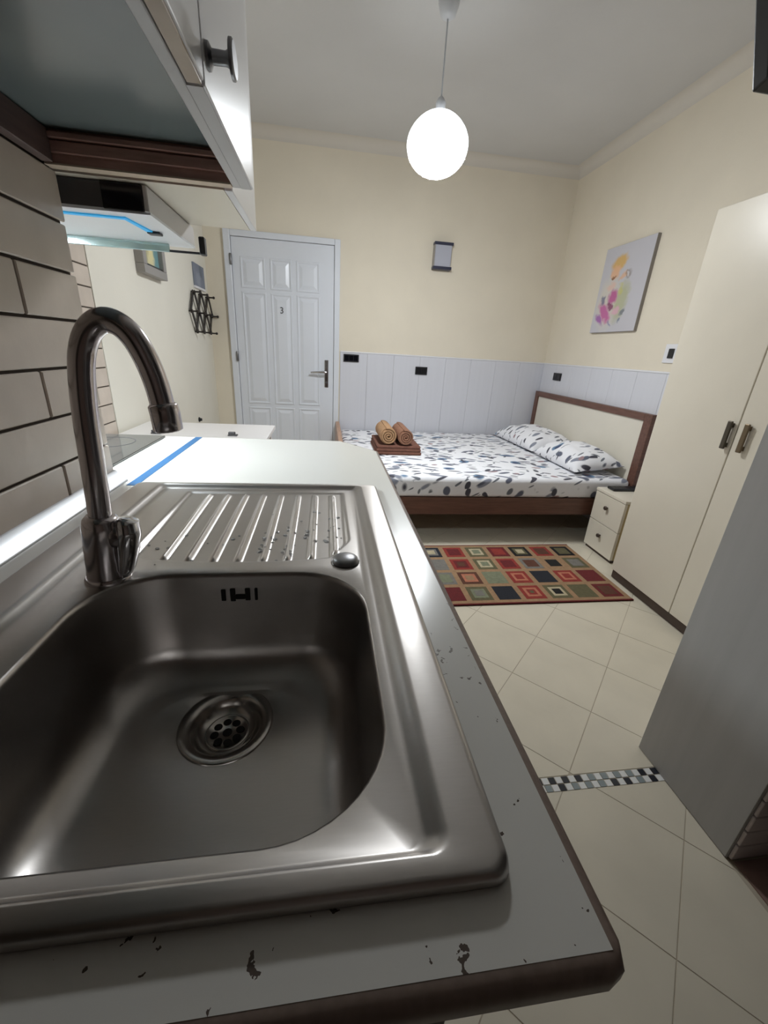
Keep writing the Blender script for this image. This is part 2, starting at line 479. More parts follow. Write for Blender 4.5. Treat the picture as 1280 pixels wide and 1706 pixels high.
# chequered mosaic border between kitchen and room
msz = 0.0212
mesh_by = {}
k = 0
x = 0.175
seq_rng = random.Random(3)
while x < 1.025:
    for row in range(2):
        dark = (k+row) % 2 == 0
        mname = 'mosaic_white' if not dark else ('mosaic_black' if seq_rng.random() < 0.68 else 'mosaic_grey')
        if mname not in mesh_by:
            o = MB().box(0, msz-0.002, 0, msz-0.002, -0.0015, 0.0005).build('mosaic_tile', mname, floor); mesh_by[mname] = o.data
        else:
            o = bpy.data.objects.new('mosaic_tile', mesh_by[mname]); COL.objects.link(o); o.parent = floor
        o.location = (x, 0.731+row*0.0222, 0)
    x += msz+0.0004; k += 1
# brown tiled threshold in the side doorway
MB().box(1.05, 2.1, YN+0.02, 0.512, -0.0015, 0.003).build('threshold_tile', 'threshold_tile', floor)

struct(MB().box(-1.1, 2.25, YN-0.1, YB+0.1, H, H+0.1).build('ceiling', 'ceiling_paint'), 'white ceiling')
wb = struct(MB().box(-1.1, 2.25, YB, YB+0.1, 0, H).build('wall_back', 'cream_paint'), 'cream back wall above grey-white panelling')
wr = struct(MB().box(XR, XR+0.1, 0.85, YB, 0, H).build('wall_right', 'cream_paint'), 'cream right wall behind the bed head')
wl = struct(MB().box(XL-0.1, XL-0.005, YC, YB, 0, H).build('wall_left', 'pale_paint'), 'off-white left wall with a tiled stretch beside the hood')
MB().box(XL-0.006, XL, 2.09, YB-0.001, 0, H-0.001).build('plaster', 'pale_paint', wl)
wk = struct(MB().box(-1.1, XW-0.006, YN, YC-0.006, 0, H).build('wall_sink', 'grout_dark'), 'wall beside the sink clad in beige brick-bond tiles')
MB().box(-1.0, XW-0.0055, YN, YC-0.001, 1.45, H-0.001).build('plaster', 'cream_paint', wk)
struct(MB().box(-1.1, 2.25, YN-0.1, YN, 0, H).build('wall_near', 'near_tile'), 'brown tiled wall behind the viewpoint')
wp = struct(MB().box(1.04, XR+0.1, 0.524, 0.846, 0, H).build('wall_partition', 'partition_panel'), 'grey panelled partition wall beside the wardrobe')
for (a, b) in ((0.525, 0.8455),):
    MB().box(1.036, 1.041, a, b, 0.001, H-0.001, 0.0012, 1).build('panel', 'partition_panel', wp)
struct(MB().box(1.04, 1.14, YN, -0.35, 0, H).build('wall_doorway', 'partition_panel'))
struct(MB().box(2.12, 2.22, YN, 0.524, 0, H).build('wall_washroom', 'partition_panel'))
# thin white tile courses on the reveal of the doorway
for r in range(34):
    zz = 0.004+r*0.056
    MB().box(1.043, 1.30, 0.516, 0.525, zz, zz+0.0525, 0.002, 1).build('strip_tile', 'strip_tile', wp)
    MB().box(1.303, 1.60, 0.516, 0.525, zz, zz+0.0525, 0.002, 1).build('strip_tile', 'strip_tile', wp)

# brick-bond tiles on the sink wall
TP, TL = 0.0791, 0.33
def tile_run(parent, xface, ya, yb, zb, rows, joint, ground):
    cache = {}
    for r in range(rows):
        z0 = zb+r*TP; z1 = z0+TP-0.005
        first = joint+(0 if r % 2 == 0 else TL/2)
        n0 = math.floor((ya-first)/TL)
        y = first+n0*TL
        while y < yb-0.004:
            a, b = max(y+0.0025, ya), min(y+TL-0.0025, yb)
            if b-a > 0.012:
                key = round(b-a, 4)
                if key not in cache:
                    o = MB().box(-0.006, 0, 0, b-a, 0, z1-z0, 0.0018, 1).build('tile', 'wall_tile', parent); cache[key] = o.data
                else:
                    o = bpy.data.objects.new('tile', cache[key]); COL.objects.link(o); o.parent = parent
                o.location = (xface, a, z0)
            y += TL
tile_run(wk, XW, 0.0, YC, 0.8845, 7, 0.767-TL*3, None)
# grout bed and tiles of the recessed stretch behind the hob
MB().box(XL-0.005, XL-0.0045, YC, 2.088, 0.6, 1.98).build('grout', 'grout_dark', wl)
tile_run(wl, XL, YC+0.005, 2.085, 0.646, 16, 0.765, None)

# grey-white wainscot panels with a cap strip
def wain_back():
    n, xs = 8, 0.13
    w = (XR-0.004-xs)/n
    for i in range(n):
        MB().box(xs+i*w+0.0006, xs+(i+1)*w-0.0006, YB-0.009, YB, 0.001, 1.142, 0.0015, 1).build('panel', 'dado_panel', wb)
    MB().box(0.13, XR, YB-0.013, YB, 1.142, 1.154, 0.003).build('cap_strip', 'trim_white', wb)
def wain_right():
    n, ys = 12, 0.86
    w = (YB-0.01-ys)/n
    for i in range(n):
        MB().box(XR-0.009, XR, ys+i*w+0.0006, ys+(i+1)*w-0.0006, 0.001, 1.142, 0.0015, 1).build('panel', 'dado_panel', wr)
    MB().box(XR-0.013, XR, 0.86, YB-0.013, 1.142, 1.154, 0.003).build('cap_strip', 'trim_white', wr)
wain_back(); wain_right()

# concave ceiling coving
def cove2(name, axis):
    R = 0.07
    prof = []
    for k in range(9):
        a = PI/2*k/8
        prof.append((R-R*math.sin(a), R-R*math.cos(a)))
    # a=0: d=R, drop=0 (on ceiling); a=90: d=0, drop=R (on wall)
    mb = MB()
    if axis == 'x':
        loops = [[(xx, YB-0.0005-d, H-0.0005-dz) for d, dz in prof]+[(xx, YB-0.0005, H-0.0005)] for xx in (XL+0.001, XR-0.001)]
    else:
        loops = [[(XR-0.0005-d, yy, H-0.0005-dz) for d, dz in prof]+[(XR-0.0005, yy, H-0.0005)] for yy in (0.85, YB-0.001)]
    mb.loft(loops)
    return struct(mb.build(name, 'cove_paint', None, True), 'white plaster coving')
cove2('trim_1', 'x'); cove2('trim_2', 'y')

# ------------------------------------------------------------------ panelled room door
dr = thing('door_1', 'white panelled room door with chrome lever handle', 'door', (-0.35, YB, 0)); dr['kind'] = 'structure'
del dr['category']
fy = YB-0.028
MB().box(-0.82, -0.765, fy, YB, 0, 2.01, 0.006).build('frame', 'door_white', dr)
MB().box(0.070, 0.118, fy, YB, 0, 2.01, 0.006).build('frame', 'door_white', dr)
MB().box(-0.765, 0.070, fy, YB, 1.965, 2.01, 0.006).build('frame', 'door_white', dr)
leaf = MB().box(-0.762, 0.067, YB-0.016, YB-0.002, 0.005, 1.962, 0.002).build('leaf', 'door_white', dr)
xs = [(-0.70, -0.50), (-0.462, -0.285), (-0.247, -0.052)]
for (za, zb) in ((1.60, 1.83), (0.66, 1.575), (0.20, 0.63)):
    for (xa, xb) in xs:
        mb = MB()
        # moulded raised panel: bead, groove, field
        o_ = [(xa, za), (xb, za), (xb, zb), (xa, zb)]
        def lp(ins, dep): return [(xa+ins, YB-0.016-dep, za+ins), (xb-ins, YB-0.016-dep, za+ins), (xb-ins, YB-0.016-dep, zb-ins), (xa+ins, YB-0.016-dep, zb-ins)]
        mb.loft([lp(0, 0), lp(0.004, 0.006), lp(0.012, 0.006), lp(0.018, 0.0005), lp(0.024, 0.0005), lp(0.05, 0.009)], capend=True)
        mb.build('panel', 'door_white', leaf)
hd = MB().box(-0.012, 0.024, YB-0.022, YB-0.016, 0.83, 1.068, 0.004).build('handle_plate', 'chrome', leaf)
mb = MB(); mb.lathe([(0.011, 0), (0.011, -0.045)], (0.006, YB-0.02, 0.965), 'Y', 14)
mb.tube([(0.006, YB-0.062, 0.965), (-0.02, YB-0.066, 0.966), (-0.08, YB-0.064, 0.962), (-0.135, YB-0.060, 0.957)], [0.010, 0.011, 0.010, 0.008], 12)
mb.build('lever', 'chrome', leaf, True)
MB().lathe([(0.009, 0), (0.009, -0.012)], (0.006, YB-0.02, 0.875), 'Y', 12).build('lock_cylinder', 'hinge_metal', leaf, True)
for zz in (1.80, 1.06):
    MB().lathe([(0.009, -0.04), (0.011, -0.036), (0.011, 0.036), (0.009, 0.04)], (-0.768, YB-0.032, zz), 'Z', 12).build('hinge', 'hinge_metal', dr, True)
tcu = bpy.data.curves.new('number', 'FONT'); tcu.body = '3'; tcu.size = 0.07; tcu.extrude = 0.002; tcu.align_x = 'CENTER'
tob = bpy.data.objects.new('door_number', tcu); COL.objects.link(tob)
bpy.context.view_layer.update()
tme = bpy.data.meshes.new_from_object(tob.evaluated_get(bpy.context.evaluated_depsgraph_get()))
bpy.data.objects.remove(tob)
tme.materials.clear(); tme.materials.append(MATS['hood_dark'])
tno = bpy.data.objects.new('door_number', tme); COL.objects.link(tno)
tno.parent = leaf; tno.rotation_euler = (PI/2, 0, 0); tno.location = Vector((-0.375, YB-0.027, 1.425))-ROOT[leaf.name]
ROOT[tno.name] = ROOT[leaf.name]

# ------------------------------------------------------------------ worktop with sink cut-out
ZT = 0.88
wt = thing('kitchen_worktop', 'white laminate worktop with brown edging carrying the sink', 'worktop', (-0.15, 0.75, ZT-0.028))
outer = [(-0.458, 0.100), (0.158, 0.100), (0.158, 1.268), (0.048, 1.405), (-0.974, 1.405), (-0.974, 0.934), (-0.458, 0.934)]
hole = [(-0.365, 0.150), (0.090, 0.150), (0.090, 0.870), (-0.365, 0.870)]
MB().holed_prism(outer, hole, ZT-0.028, ZT).build('slab', 'worktop_white', wt)
# rounded brown edge band round the free sides
path = [Vector((-0.458, 0.100)), Vector((0.152, 0.100)), Vector((0.156, 0.1015)), Vector((0.158, 0.106)), Vector((0.158, 1.268)), Vector((0.048, 1.405)), Vector((-0.974, 1.405))]
prof = [(0.0, ZT-0.0002), (0.004, ZT-0.0006), (0.0075, ZT-0.003), (0.0095, ZT-0.008), (0.0095, ZT-0.017), (0.007, ZT-0.025), (0.004, ZT-0.028), (0.0, ZT-0.028)]
loops = []
for i, p in enumerate(path):
    ns = []
    for a, b in ((i-1, i), (i, i+1)):
        if a >= 0 and b < len(path):
            d = (path[b]-path[a]).normalized(); ns.append(Vector((d.y, -d.x)))
    if len(ns) == 2:
        n = (ns[0]+ns[1]).normalized(); n = n/max(0.4, n.dot(ns[0]))
    else: n = ns[0]
    loops.append([(p.x+n.x*dd, p.y+n.y*dd, z) for dd, z in prof])
MB().loft(loops).build('edge_band', 'edge_brown', wt, True, 50)

# rounded metal sealing bead between worktop and tiles
mb = MB()
prof_ = [(-0.4585, ZT+0.0245), (-0.4565, ZT+0.0245), (-0.4545, ZT+0.0235), (-0.4345, ZT+0.0035), (-0.4335, ZT+0.0015), (-0.4335, ZT+0.0005), (-0.4585, ZT+0.0005)]
mb.loft([[(a, yy, b) for a, b in prof_] for yy in (0.102, 0.931)])
mb.bm.faces.new([v for v in list(mb.bm.verts)[:len(prof_)]]); mb.bm.faces.new([v for v in list(mb.bm.verts)[len(prof_):]])
tag(mb.build('sealing_bead', 'bead_metal', None, True, 40), 'sloping metal sealing strip between sink and beige tiles', 'trim strip')

# blue strip on the worktop
tag(MB().box(-0.423, -0.402, 0.897, 1.404, ZT, ZT+0.0009).build('tape_strip', 'blue_tape'), 'blue tape strip on the white worktop between sink and hob', 'tape')

# hob
hb = thing('ceramic_hob', 'dark glass ceramic hob set in the worktop under the hood', 'hob', (-0.72, 1.16, ZT))
MB().box(-0.93, -0.512, 0.94, 1.392, ZT, ZT+0.006, 0.002).build('glass', 'hob_glass', hb)
for cx_, cy_, rr in ((-0.82, 1.27, 0.08), (-0.63, 1.28, 0.07), (-0.82, 1.06, 0.07), (-0.63, 1.06, 0.085)):
    MB().lathe([(rr, 0.0), (rr, 0.0004), (rr-0.003, 0.0004), (rr-0.003, 0.0)], (cx_, cy_, ZT+0.006), 'Z', 32, cap=False).build('cooking_ring', 'hood_dark', hb)

# base cabinet under the worktop
bc = thing('base_cabinet', 'brown base cabinet carrying the white worktop', 'cabinet', (-0.16, 0.7, 0))
MB().box(-0.455, 0.085, 0.150, 0.168, 0.0, ZT-0.03, 0.001, 1).build('side_panel', 'cabinet_brown', bc)
MB().box(-0.455, 0.085, 1.2, 1.218, 0.0, ZT-0.03, 0.001, 1).build('side_panel', 'cabinet_brown', bc)
MB().box(-0.455, 0.085, 0.169, 1.199, 0.1, 0.118).build('bottom_panel', 'cabinet_brown', bc)
MB().box(0.03, 0.045, 0.169, 1.199, 0.0, 0.099).build('plinth', 'plinth_dark', bc)
for i in range(3):
    ya = 0.152+i*0.3555
    d = MB().box(0.086, 0.104, ya, ya+0.352, 0.105, ZT-0.035, 0.002).build('door', 'cabinet_brown', bc)
    MB().tube([(0.104, ya+0.05, 0.75), (0.122, ya+0.05, 0.75), (0.122, ya+0.05, 0.64), (0.104, ya+0.05, 0.64)], 0.005, 8).build('handle', 'chrome', d, True)

# ------------------------------------------------------------------ sink
sk = thing('kitchen_sink', 'stainless steel sink with single bowl and ribbed drainer', 'sink', (-0.14, 0.51, ZT))
SX0, SX1, SY0, SY1 = -0.396, 0.116, 0.133, 0.893
Z0 = ZT+0.0025
zd = ZT+0.0032                                   # deck level
mb = MB()
def rr_(ins, r, z): return rrect(SX0+ins, SX1-ins, SY0+ins, SY1-ins, r, z)
stepx0 = SX0+0.022
def ring(l, rgt_, n_, f_, r, z): return rrect(SX0+l, SX1-rgt_, SY0+n_, SY1-f_, r, z)
loops = [ring(0.001, 0.001, 0.001, 0.001, 0.014, ZT+0.0003), ring(0, 0, 0, 0, 0.014, Z0), ring(0.0008, 0.0008, 0.0008, 0.0008, 0.014, Z0+0.005),
         ring(0.0025, 0.0025, 0.0025, 0.0025, 0.013, Z0+0.0075), ring(0.005, 0.005, 0.004, 0.004, 0.012, Z0+0.0086), ring(0.008, 0.008, 0.006, 0.006, 0.012, Z0+0.009),
         ring(0.046, 0.034, 0.015, 0.012, 0.014, Z0+0.0092), ring(0.049, 0.037, 0.017, 0.014, 0.013, Z0+0.0087), ring(0.054, 0.043, 0.0195, 0.017, 0.012, Z0+0.0055),
         ring(0.059, 0.049, 0.022, 0.020, 0.011, ZT+0.0044), ring(0.063, 0.054, 0.0245, 0.023, 0.010, zd)]
mb.loft(loops)
inner = loops[-1]
BX0, BX1, BY0, BY1 = -0.293, 0.053, 0.166, 0.514
BX1 = min(BX1, SX1-0.060)
bowl_top = rrect(BX0, BX1, BY0, BY1, 0.095, zd, 12)
DX0, DX1, DY0, DY1 = -0.325, 0.050, 0.530, 0.862
NX, NY = 158, 132
drain_loop = []
for i in range(NX): drain_loop.append((DX0+(DX1-DX0)*i/NX, DY0, zd))
for j in range(NY): drain_loop.append((DX1, DY0+(DY1-DY0)*j/NY, zd))
for i in range(NX): drain_loop.append((DX1-(DX1-DX0)*i/NX, DY1, zd))
for j in range(NY): drain_loop.append((DX0, DY1-(DY1-DY0)*j/NY, zd))
t = bmesh.new(); es = []
for lp_ in (inner, bowl_top, drain_loop):
    vs = [t.verts.new(p) for p in lp_]
    es += [t.edges.new((vs[i], vs[(i+1) % len(vs)])) for i in range(len(vs))]
bmesh.ops.triangle_fill(t, use_beauty=True, use_dissolve=False, edges=es, normal=(0, 0, 1))
mb.merge(t)
# ribbed drainer as a height field
ridges = [-0.235+0.0355*k for k in range(8)]
def sstep(a, b, v):
    v = max(0, min(1, (v-a)/(b-a))); return v*v*(3-2*v)
def drain_z(x, y):
    cx_ = (x-(-0.115))/0.145
    ynear = 0.548+0.014*min(1.2, abs(cx_))**2.2
    xr_ = 0.040-0.03*sstep(0.62, 0.55, y)
    rec = sstep(ynear-0.004, ynear+0.004, y)*sstep(DY1-0.006, DY1-0.014, y)*sstep(-0.285, -0.275, x)*sstep(xr_, xr_-0.008, x)
    h_ = -0.0035*rec - 0.004*rec*sstep(0.84, 0.56, y)
    for i_, xc in enumerate(ridges):
        w = abs(x-xc)/0.0065
        if w < 1:
            yn = 0.556+0.010*min(1.3, abs((xc+0.115)/0.13))**2
            h_ += 0.0062*(math.cos(w*PI/2)**2)*sstep(yn-0.006, yn+0.006, y)*sstep(0.846, 0.83, y)
    return zd+h_
mb.grid(lambda a, b: (DX0+(DX1-DX0)*a, DY0+(DY1-DY0)*b, drain_z(DX0+(DX1-DX0)*a, DY0+(DY1-DY0)*b)), NX, NY)
# bowl
ZF = 0.730
bl = [bowl_top]
def brr(ins, z, r): return rrect(BX0+ins, BX1-ins, BY0+ins, BY1-ins, r, z, 12)
bl += [brr(0.001, zd-0.0006, 0.094), brr(0.0028, zd-0.0025, 0.092), brr(0.004, zd-0.007, 0.091), brr(0.006, zd-0.03, 0.09), brr(0.009, zd-0.07, 0.088), brr(0.012, zd-0.095, 0.086)]
for k in range(1, 9):
    a = PI/2*k/8
    bl.append(brr(0.012+0.05*(1-math.cos(a)), ZF+0.052-0.05*math.sin(a), 0.086-0.012*k/8))
DC = Vector((-0.124, 0.403))
last = bl[-1]
n_ = len(last)
for k in range(1, 7):
    tt = k/6
    lp_ = []
    for q in range(n_):
        p = Vector(last[q][:2]); a = math.atan2(p.y-DC.y, p.x-DC.x)
        tgt = DC+Vector((math.cos(a), math.sin(a)))*0.055
        pp = p.lerp(tgt, tt)
        lp_.append((pp.x, pp.y, ZF+0.002-0.005*tt))
    bl.append(lp_)
mb.loft(bl)
bmesh.ops.remove_doubles(mb.bm, verts=list(mb.bm.verts), dist=2e-5)
basin = mb.build('basin', 'sink_steel', sk, True, 50)
zz = ZF-0.003
dn = MB().lathe([(0.058, zz-0.001), (0.0575, zz+0.0012), (0.055, zz+0.002), (0.046, zz+0.0012), (0.0415, zz-0.002), (0.038, zz-0.008), (0.033, zz-0.0135), (0.0275, zz-0.015), (0.0265, zz-0.0135), (0.024, zz-0.0135), (0.023, zz-0.015), (0.0005, zz-0.015)],
                (DC.x, DC.y, 0), 'Z', 40, cap=False).build('drain', 'drain_steel', sk, True, 60)
for k in range(8):
    a = 2*PI*k/8+0.2
    MB().lathe([(0.0001, zz-0.0146), (0.0052, zz-0.0146)], (DC.x+0.0155*math.cos(a), DC.y+0.0155*math.sin(a), 0), 'Z', 12, cap=False).build('drain_hole', 'drain_dark', dn)
MB().lathe([(0.0001, zz-0.0146), (0.0058, zz-0.0146)], (DC.x, DC.y, 0), 'Z', 14, cap=False).build('drain_hole', 'drain_dark', dn)
# overflow slots in the far bowl wall
yw = BY1-0.0068
for xa, xb, za, zb in ((-0.143, -0.137, 0.842, 0.860), (-0.131, -0.124, 0.841, 0.861), (-0.124, -0.111, 0.844, 0.852), (-0.111, -0.104, 0.842, 0.861), (-0.098, -0.094, 0.842, 0.861)):
    MB().box(xa, xb, yw-0.0012, yw+0.004, za, zb, 0.0008, 1).build('overflow_slot', 'drain_dark', sk)
# pop-up waste knob
MB().lathe([(0.021, zd-0.0005), (0.0212, zd+0.002), (0.0195, zd+0.0045), (0.0175, zd+0.0065), (0.013, zd+0.0085), (0.006, zd+0.0095), (0.0003, zd+0.0098)], (0.030, 0.541, 0), 'Z', 32).build('waste_knob', 'hinge_metal', sk, True)
# water droplets left on the drainer
mb = MB(); rg = random.Random(11)
for k in range(70):
    if k < 40:
        x_, y_ = rg.choice(ridges[-4:])+rg.uniform(-0.012, 0.014), rg.uniform(0.56, 0.75)
    else:
        x_, y_ = rg.uniform(-0.28, 0.03), rg.uniform(0.535, 0.66)
    rr = rg.uniform(0.0015, 0.0042)
    zz_ = drain_z(x_, y_)-0.0002
    mb.lathe([(rr, 0), (rr*0.95, rr*0.25), (rr*0.7, rr*0.5), (rr*0.3, rr*0.62), (0.0001, rr*0.65)], (x_, y_, zz_), 'Z', 8, cap=False)
dp = mb.build('water_droplets', 'water', sk, True, 80); dp['kind'] = 'stuff'

# ------------------------------------------------------------------ mixer tap
tp = thing('mixer_tap', 'chrome gooseneck mixer tap standing at the back of the sink', 'tap', (-0.281, 0.507, zd))
ty = 0.507
MB().lathe([(0.0265, zd), (0.0265, zd+0.003), (0.0245, zd+0.006)], (-0.281, ty, 0), 'Z', 28).build('base_ring', 'tap_chrome', tp, True)
mb = MB()
mb.tube([(-0.281, ty, zd+0.004), (-0.280, ty, 0.90), (-0.278, ty, 0.935), (-0.2765, ty, 0.958), (-0.276, ty, 0.966), (-0.2755, ty, 0.971)], [0.0235, 0.0230, 0.0222, 0.0215, 0.0195, 0.0155], 24)
mb.build('body', 'tap_chrome', tp, True, 60)
# gooseneck spout
ctl = [(-0.2758, 0.966), (-0.2735, 1.00), (-0.2708, 1.05), (-0.2685, 1.09), (-0.2650, 1.125), (-0.2590, 1.158), (-0.2480, 1.181), (-0.2330, 1.1925), (-0.2180, 1.1905), (-0.2050, 1.178), (-0.1945, 1.155), (-0.1880, 1.130), (-0.1845, 1.105)]
def catmull(P, n=5):
    out = []
    for i in range(len(P)-1):
        p0, p1, p2, p3 = P[max(i-1, 0)], P[i], P[i+1], P[min(i+2, len(P)-1)]
        for k in range(n):
            t_ = k/n
            out.append(tuple(0.5*((2*b)+(-a+c)*t_+(2*a-5*b+4*c-d)*t_*t_+(-a+3*b-3*c+d)*t_**3) for a, b, c, d in zip(p0, p1, p2, p3)))
    out.append(P[-1]); return out
sp = catmull(ctl)
MB().tube([(a, ty, b) for a, b in sp], 0.0128, 20).build('spout', 'tap_chrome', tp, True, 60)
MB().tube([(-0.1848, ty, 1.110), (-0.1845, ty, 1.107), (-0.1832, ty, 1.098), (-0.1822, ty, 1.080), (-0.1820, ty, 1.078)], [0.0130, 0.0158, 0.0160, 0.0160, 0.0140], 20).build('aerator', 'tap_chrome', tp, True, 50)
# side cartridge and paddle lever
MB().lathe([(0.0175, -0.262), (0.0175, -0.250), (0.0160, -0.2465)], (0, ty, 0.944), 'X', 22).build('cartridge_cap', 'tap_chrome', tp, True, 50)
mb = MB()
lev = [((-0.248, 0.9695), 0.009, 0.006), ((-0.244, 0.964), 0.0145, 0.0125), ((-0.2445, 0.947), 0.016, 0.0135), ((-0.249, 0.922), 0.015, 0.0120), ((-0.2545, 0.899), 0.013, 0.0095), ((-0.2575, 0.889), 0.009, 0.0055)]
mb.loft([[(c[0]+wx*math.cos(2*PI*k/16), ty-0.004+wy*math.sin(2*PI*k/16), c[1]) for k in range(16)] for c, wy, wx in lev], capend=True)
mb.bm.verts.ensure_lookup_table(); mb.bm.faces.new([mb.bm.verts[k] for k in range(16)])
mb.build('lever', 'chrome', tp, True, 60)

# ------------------------------------------------------------------ wall cabinet over the sink
ZC = 1.434
uc = thing('wall_cabinet', 'white-doored wall cabinet with recessed underside above the sink', 'cabinet', (-0.3, 0.4, ZC))
y0c, y1c = -0.25, 0.918
MB().box(-0.457, -0.165, 0.898, y1c, ZC, 2.1, 0.001, 1).build('side_panel', 'wenge', uc)
MB().box(-0.457, -0.165, 0.893, 0.899, ZC+0.014, ZC+0.030, 0.001, 1).build('batten', 'wenge', uc)
MB().box(-0.457, -0.165, 0.888, 0.899, ZC+0.032, ZC+0.040, 0.001, 1).build('batten', 'wenge', uc)
MB().box(-0.457, -0.165, 0.8975, y1c+0.0004, ZC-0.0015, ZC+0.001).build('edge_strip', 'beige_edge', uc)
MB().box(-0.457, -0.165, y0c, y0c+0.018, ZC, 2.1, 0.001, 1).build('side_panel', 'wenge', uc)
MB().box(-0.457, -0.440, y0c+0.019, 0.892, ZC, ZC+0.044, 0.001, 1).build('rear_rail', 'wenge_dark', uc)
MB().box(-0.457, -0.165, y0c+0.018, 0.898, ZC+0.046, ZC+0.062).build('bottom_panel', 'recess_panel', uc)
MB().box(-0.457, -0.165, y0c, y1c, 2.101, 2.117).build('top_panel', 'cabinet_grey', uc)
MB().box(-0.1645, -0.150, y0c, y1c, ZC, 2.1, 0.001, 1).build('front_rail', 'cabinet_grey', uc)
for i, (ya, yb, em) in enumerate(((y0c, 0.196, 'beige_edge'), (0.200, 0.598, 'beige_edge'), (0.601, 0.9185, 'cabinet_grey'))):
    d = MB().box(-0.1475 if i < 2 else -0.1498, -0.130, ya, yb, ZC+0.002 if i < 2 else ZC, 2.1, 0.002).build('door', 'cabinet_white', uc)
    MB().box(-0.1475 if i < 2 else -0.1498, -0.1325, ya+0.001, yb-0.001, ZC-0.0005 if i < 2 else ZC-0.0008, ZC+0.0032).build('edge_strip', em, d)
    if i == 2:
        MB().lathe([(0.0125, 0), (0.012, 0.003), (0.0068, 0.006), (0.0065, 0.020), (0.008, 0.023), (0.0175, 0.025), (0.0175, 0.028), (0.0155, 0.0295)], (-0.130, 0.623, 1.469), 'X', 24).build('knob', 'hinge_metal', d, True)

# wall cabinet over the hood
hc = thing('wall_cabinet', 'shallow cream-bottomed wall cabinet above the cooker hood', 'cabinet', (-0.45, 1.07, ZC))
MB().box(-0.955, -0.185, 0.936, 1.215, ZC, ZC+0.018).build('bottom_panel', 'cream_laminate', hc)
MB().box(-0.955, -0.185, 0.936, 0.953, ZC+0.018, 2.1).build('side_panel', 'cream_laminate', hc)
MB().box(-0.955, -0.185, 1.198, 1.215, ZC+0.018, 2.1).build('side_panel', 'cream_laminate', hc)
MB().box(-0.955, -0.185, 0.936, 1.215, 2.1, 2.117).build('top_panel', 'cream_laminate', hc)
MB().box(-0.184, -0.169, 0.936, 1.215, ZC-0.001, 2.1, 0.002).build('door', 'cabinet_white', hc)

# ------------------------------------------------------------------ cooker hood
ho = thing('cooker_hood', 'slim grey cooker hood with glass visor and blue strip', 'hood', (-0.62, 1.08, 1.39))
MB().box(-0.94, -0.330, 0.954, 1.205, 1.393, 1.4325).build('body', 'hood_dark', ho)
MB().box(-0.40, -0.331, 0.950, 0.954, 1.391, 1.4325, 0.001, 1).build('control_box', 'black_gloss', ho)
MB().box(-0.330, -0.322, 0.950, 1.235, 1.391, 1.4325, 0.0015, 1).build('front_panel', 'hood_grey', ho)
und = MB().box(-0.94, -0.322, 0.9545, 1.235, 1.388, 1.3928).build('underside', 'hood_white', ho)
mb = MB()
for a, b in (((-0.80, 0.986), (-0.382, 0.986)),): mb.box(a[0], b[0], a[1], a[1]+0.012, 1.3855, 1.388)
mb.prism([(-0.386, 0.986), (-0.378, 0.984), (-0.366, 1.085), (-0.378, 1.087)], 1.3855, 1.388)
mb.build('light_strip', 'blue_led', und)
MB().box(-0.378, -0.352, 1.084, 1.104, 1.383, 1.388, 0.001, 1).build('switch', 'black_plastic', und)
MB().box(-0.90, -0.60, 1.03, 1.14, 1.3862, 1.3878).build('lamp', 'hood_lamp_glow', und)
MB().box(-0.94, -0.372, 1.198, 1.204, 1.370, 1.3875, 0.001, 1).build('glass_visor', 'visor_glass', ho)
MB().box(-0.372, -0.302, 1.199, 1.203, 1.3705, 1.3755, 0.0008, 1).build('visor_rail', 'black_plastic', ho)
MB().box(-0.3015, -0.288, 1.190, 1.210, 1.369, 1.407, 0.002, 1).build('visor_bracket', 'black_plastic', ho)

# ------------------------------------------------------------------ left wall things
tb = thing('side_table', 'white table standing behind the worktop against the left wall', 'table', (-0.6, 2.0, 0))
MB().box(-0.955, -0.283, 1.62, 2.39, 0.728, 0.75, 0.003).build('table_top', 'table_white', tb)
for lx in (-0.92, -0.318):
    for ly in (1.66, 2.35):
        MB().box(lx-0.016, lx+0.016, ly-0.016, ly+0.016, 0, 0.727, 0.002).build('leg', 'table_white', tb)
for nm, cx_, lab in (('table_clip', -0.80, 'small dark clip on the white table nearer the left wall'), ('table_clip', -0.45, 'small dark clip on the white table nearer the door')):
    mb = MB(); mb.box(cx_-0.022, cx_+0.022, 2.06, 2.085, 0.7505, 0.757, 0.002); mb.prism([(cx_-0.02, 2.062), (cx_+0.012, 2.062), (cx_+0.012, 2.083), (cx_-0.02, 2.083)], 0.757, 0.768, 0.003)
    tag(mb.build(nm, 'hood_dark'), lab, 'clip', 'clips on the white table')

blob_mat('print_small', srgb(206, 200, 168), [(2.74, 1.66, 0.10, 0.14, 0.1, srgb(222, 212, 160), 0.8), (2.84, 1.62, 0.06, 0.2, 0, srgb(90, 140, 150), 0.9), (2.67, 1.6, 0.05, 0.1, 0.3, srgb(150, 150, 120), 0.7), (2.77, 1.74, 0.1, 0.06, 0.5, srgb(120, 160, 130), 0.7)], 2.74, 1.49)
f1 = thing('framed_picture', 'grey box-framed picture on the left wall below the hood visor', 'picture', (XL, 2.74, 1.49))
FX = XL+0.045
MB().box(XL, FX, 2.575, 2.905, 1.488, 1.53, 0.003).build('frame_rail', 'frame_grey', f1)
MB().box(XL, FX, 2.575, 2.905, 1.80, 1.842, 0.003).build('frame_rail', 'frame_grey', f1)
MB().box(XL, FX, 2.575, 2.62, 1.53, 1.80, 0.003).build('frame_stile', 'frame_grey', f1)
MB().box(XL, FX, 2.86, 2.905, 1.53, 1.80, 0.003).build('frame_stile', 'frame_grey', f1)
pr = MB().box(XL, XL+0.02, 2.62, 2.86, 1.53, 1.80).build('print', 'print_small', f1)
MB().box(XL+0.02, XL+0.036, 2.622, 2.858, 1.531, 1.540).build('inner_slip', 'black_plastic', f1)
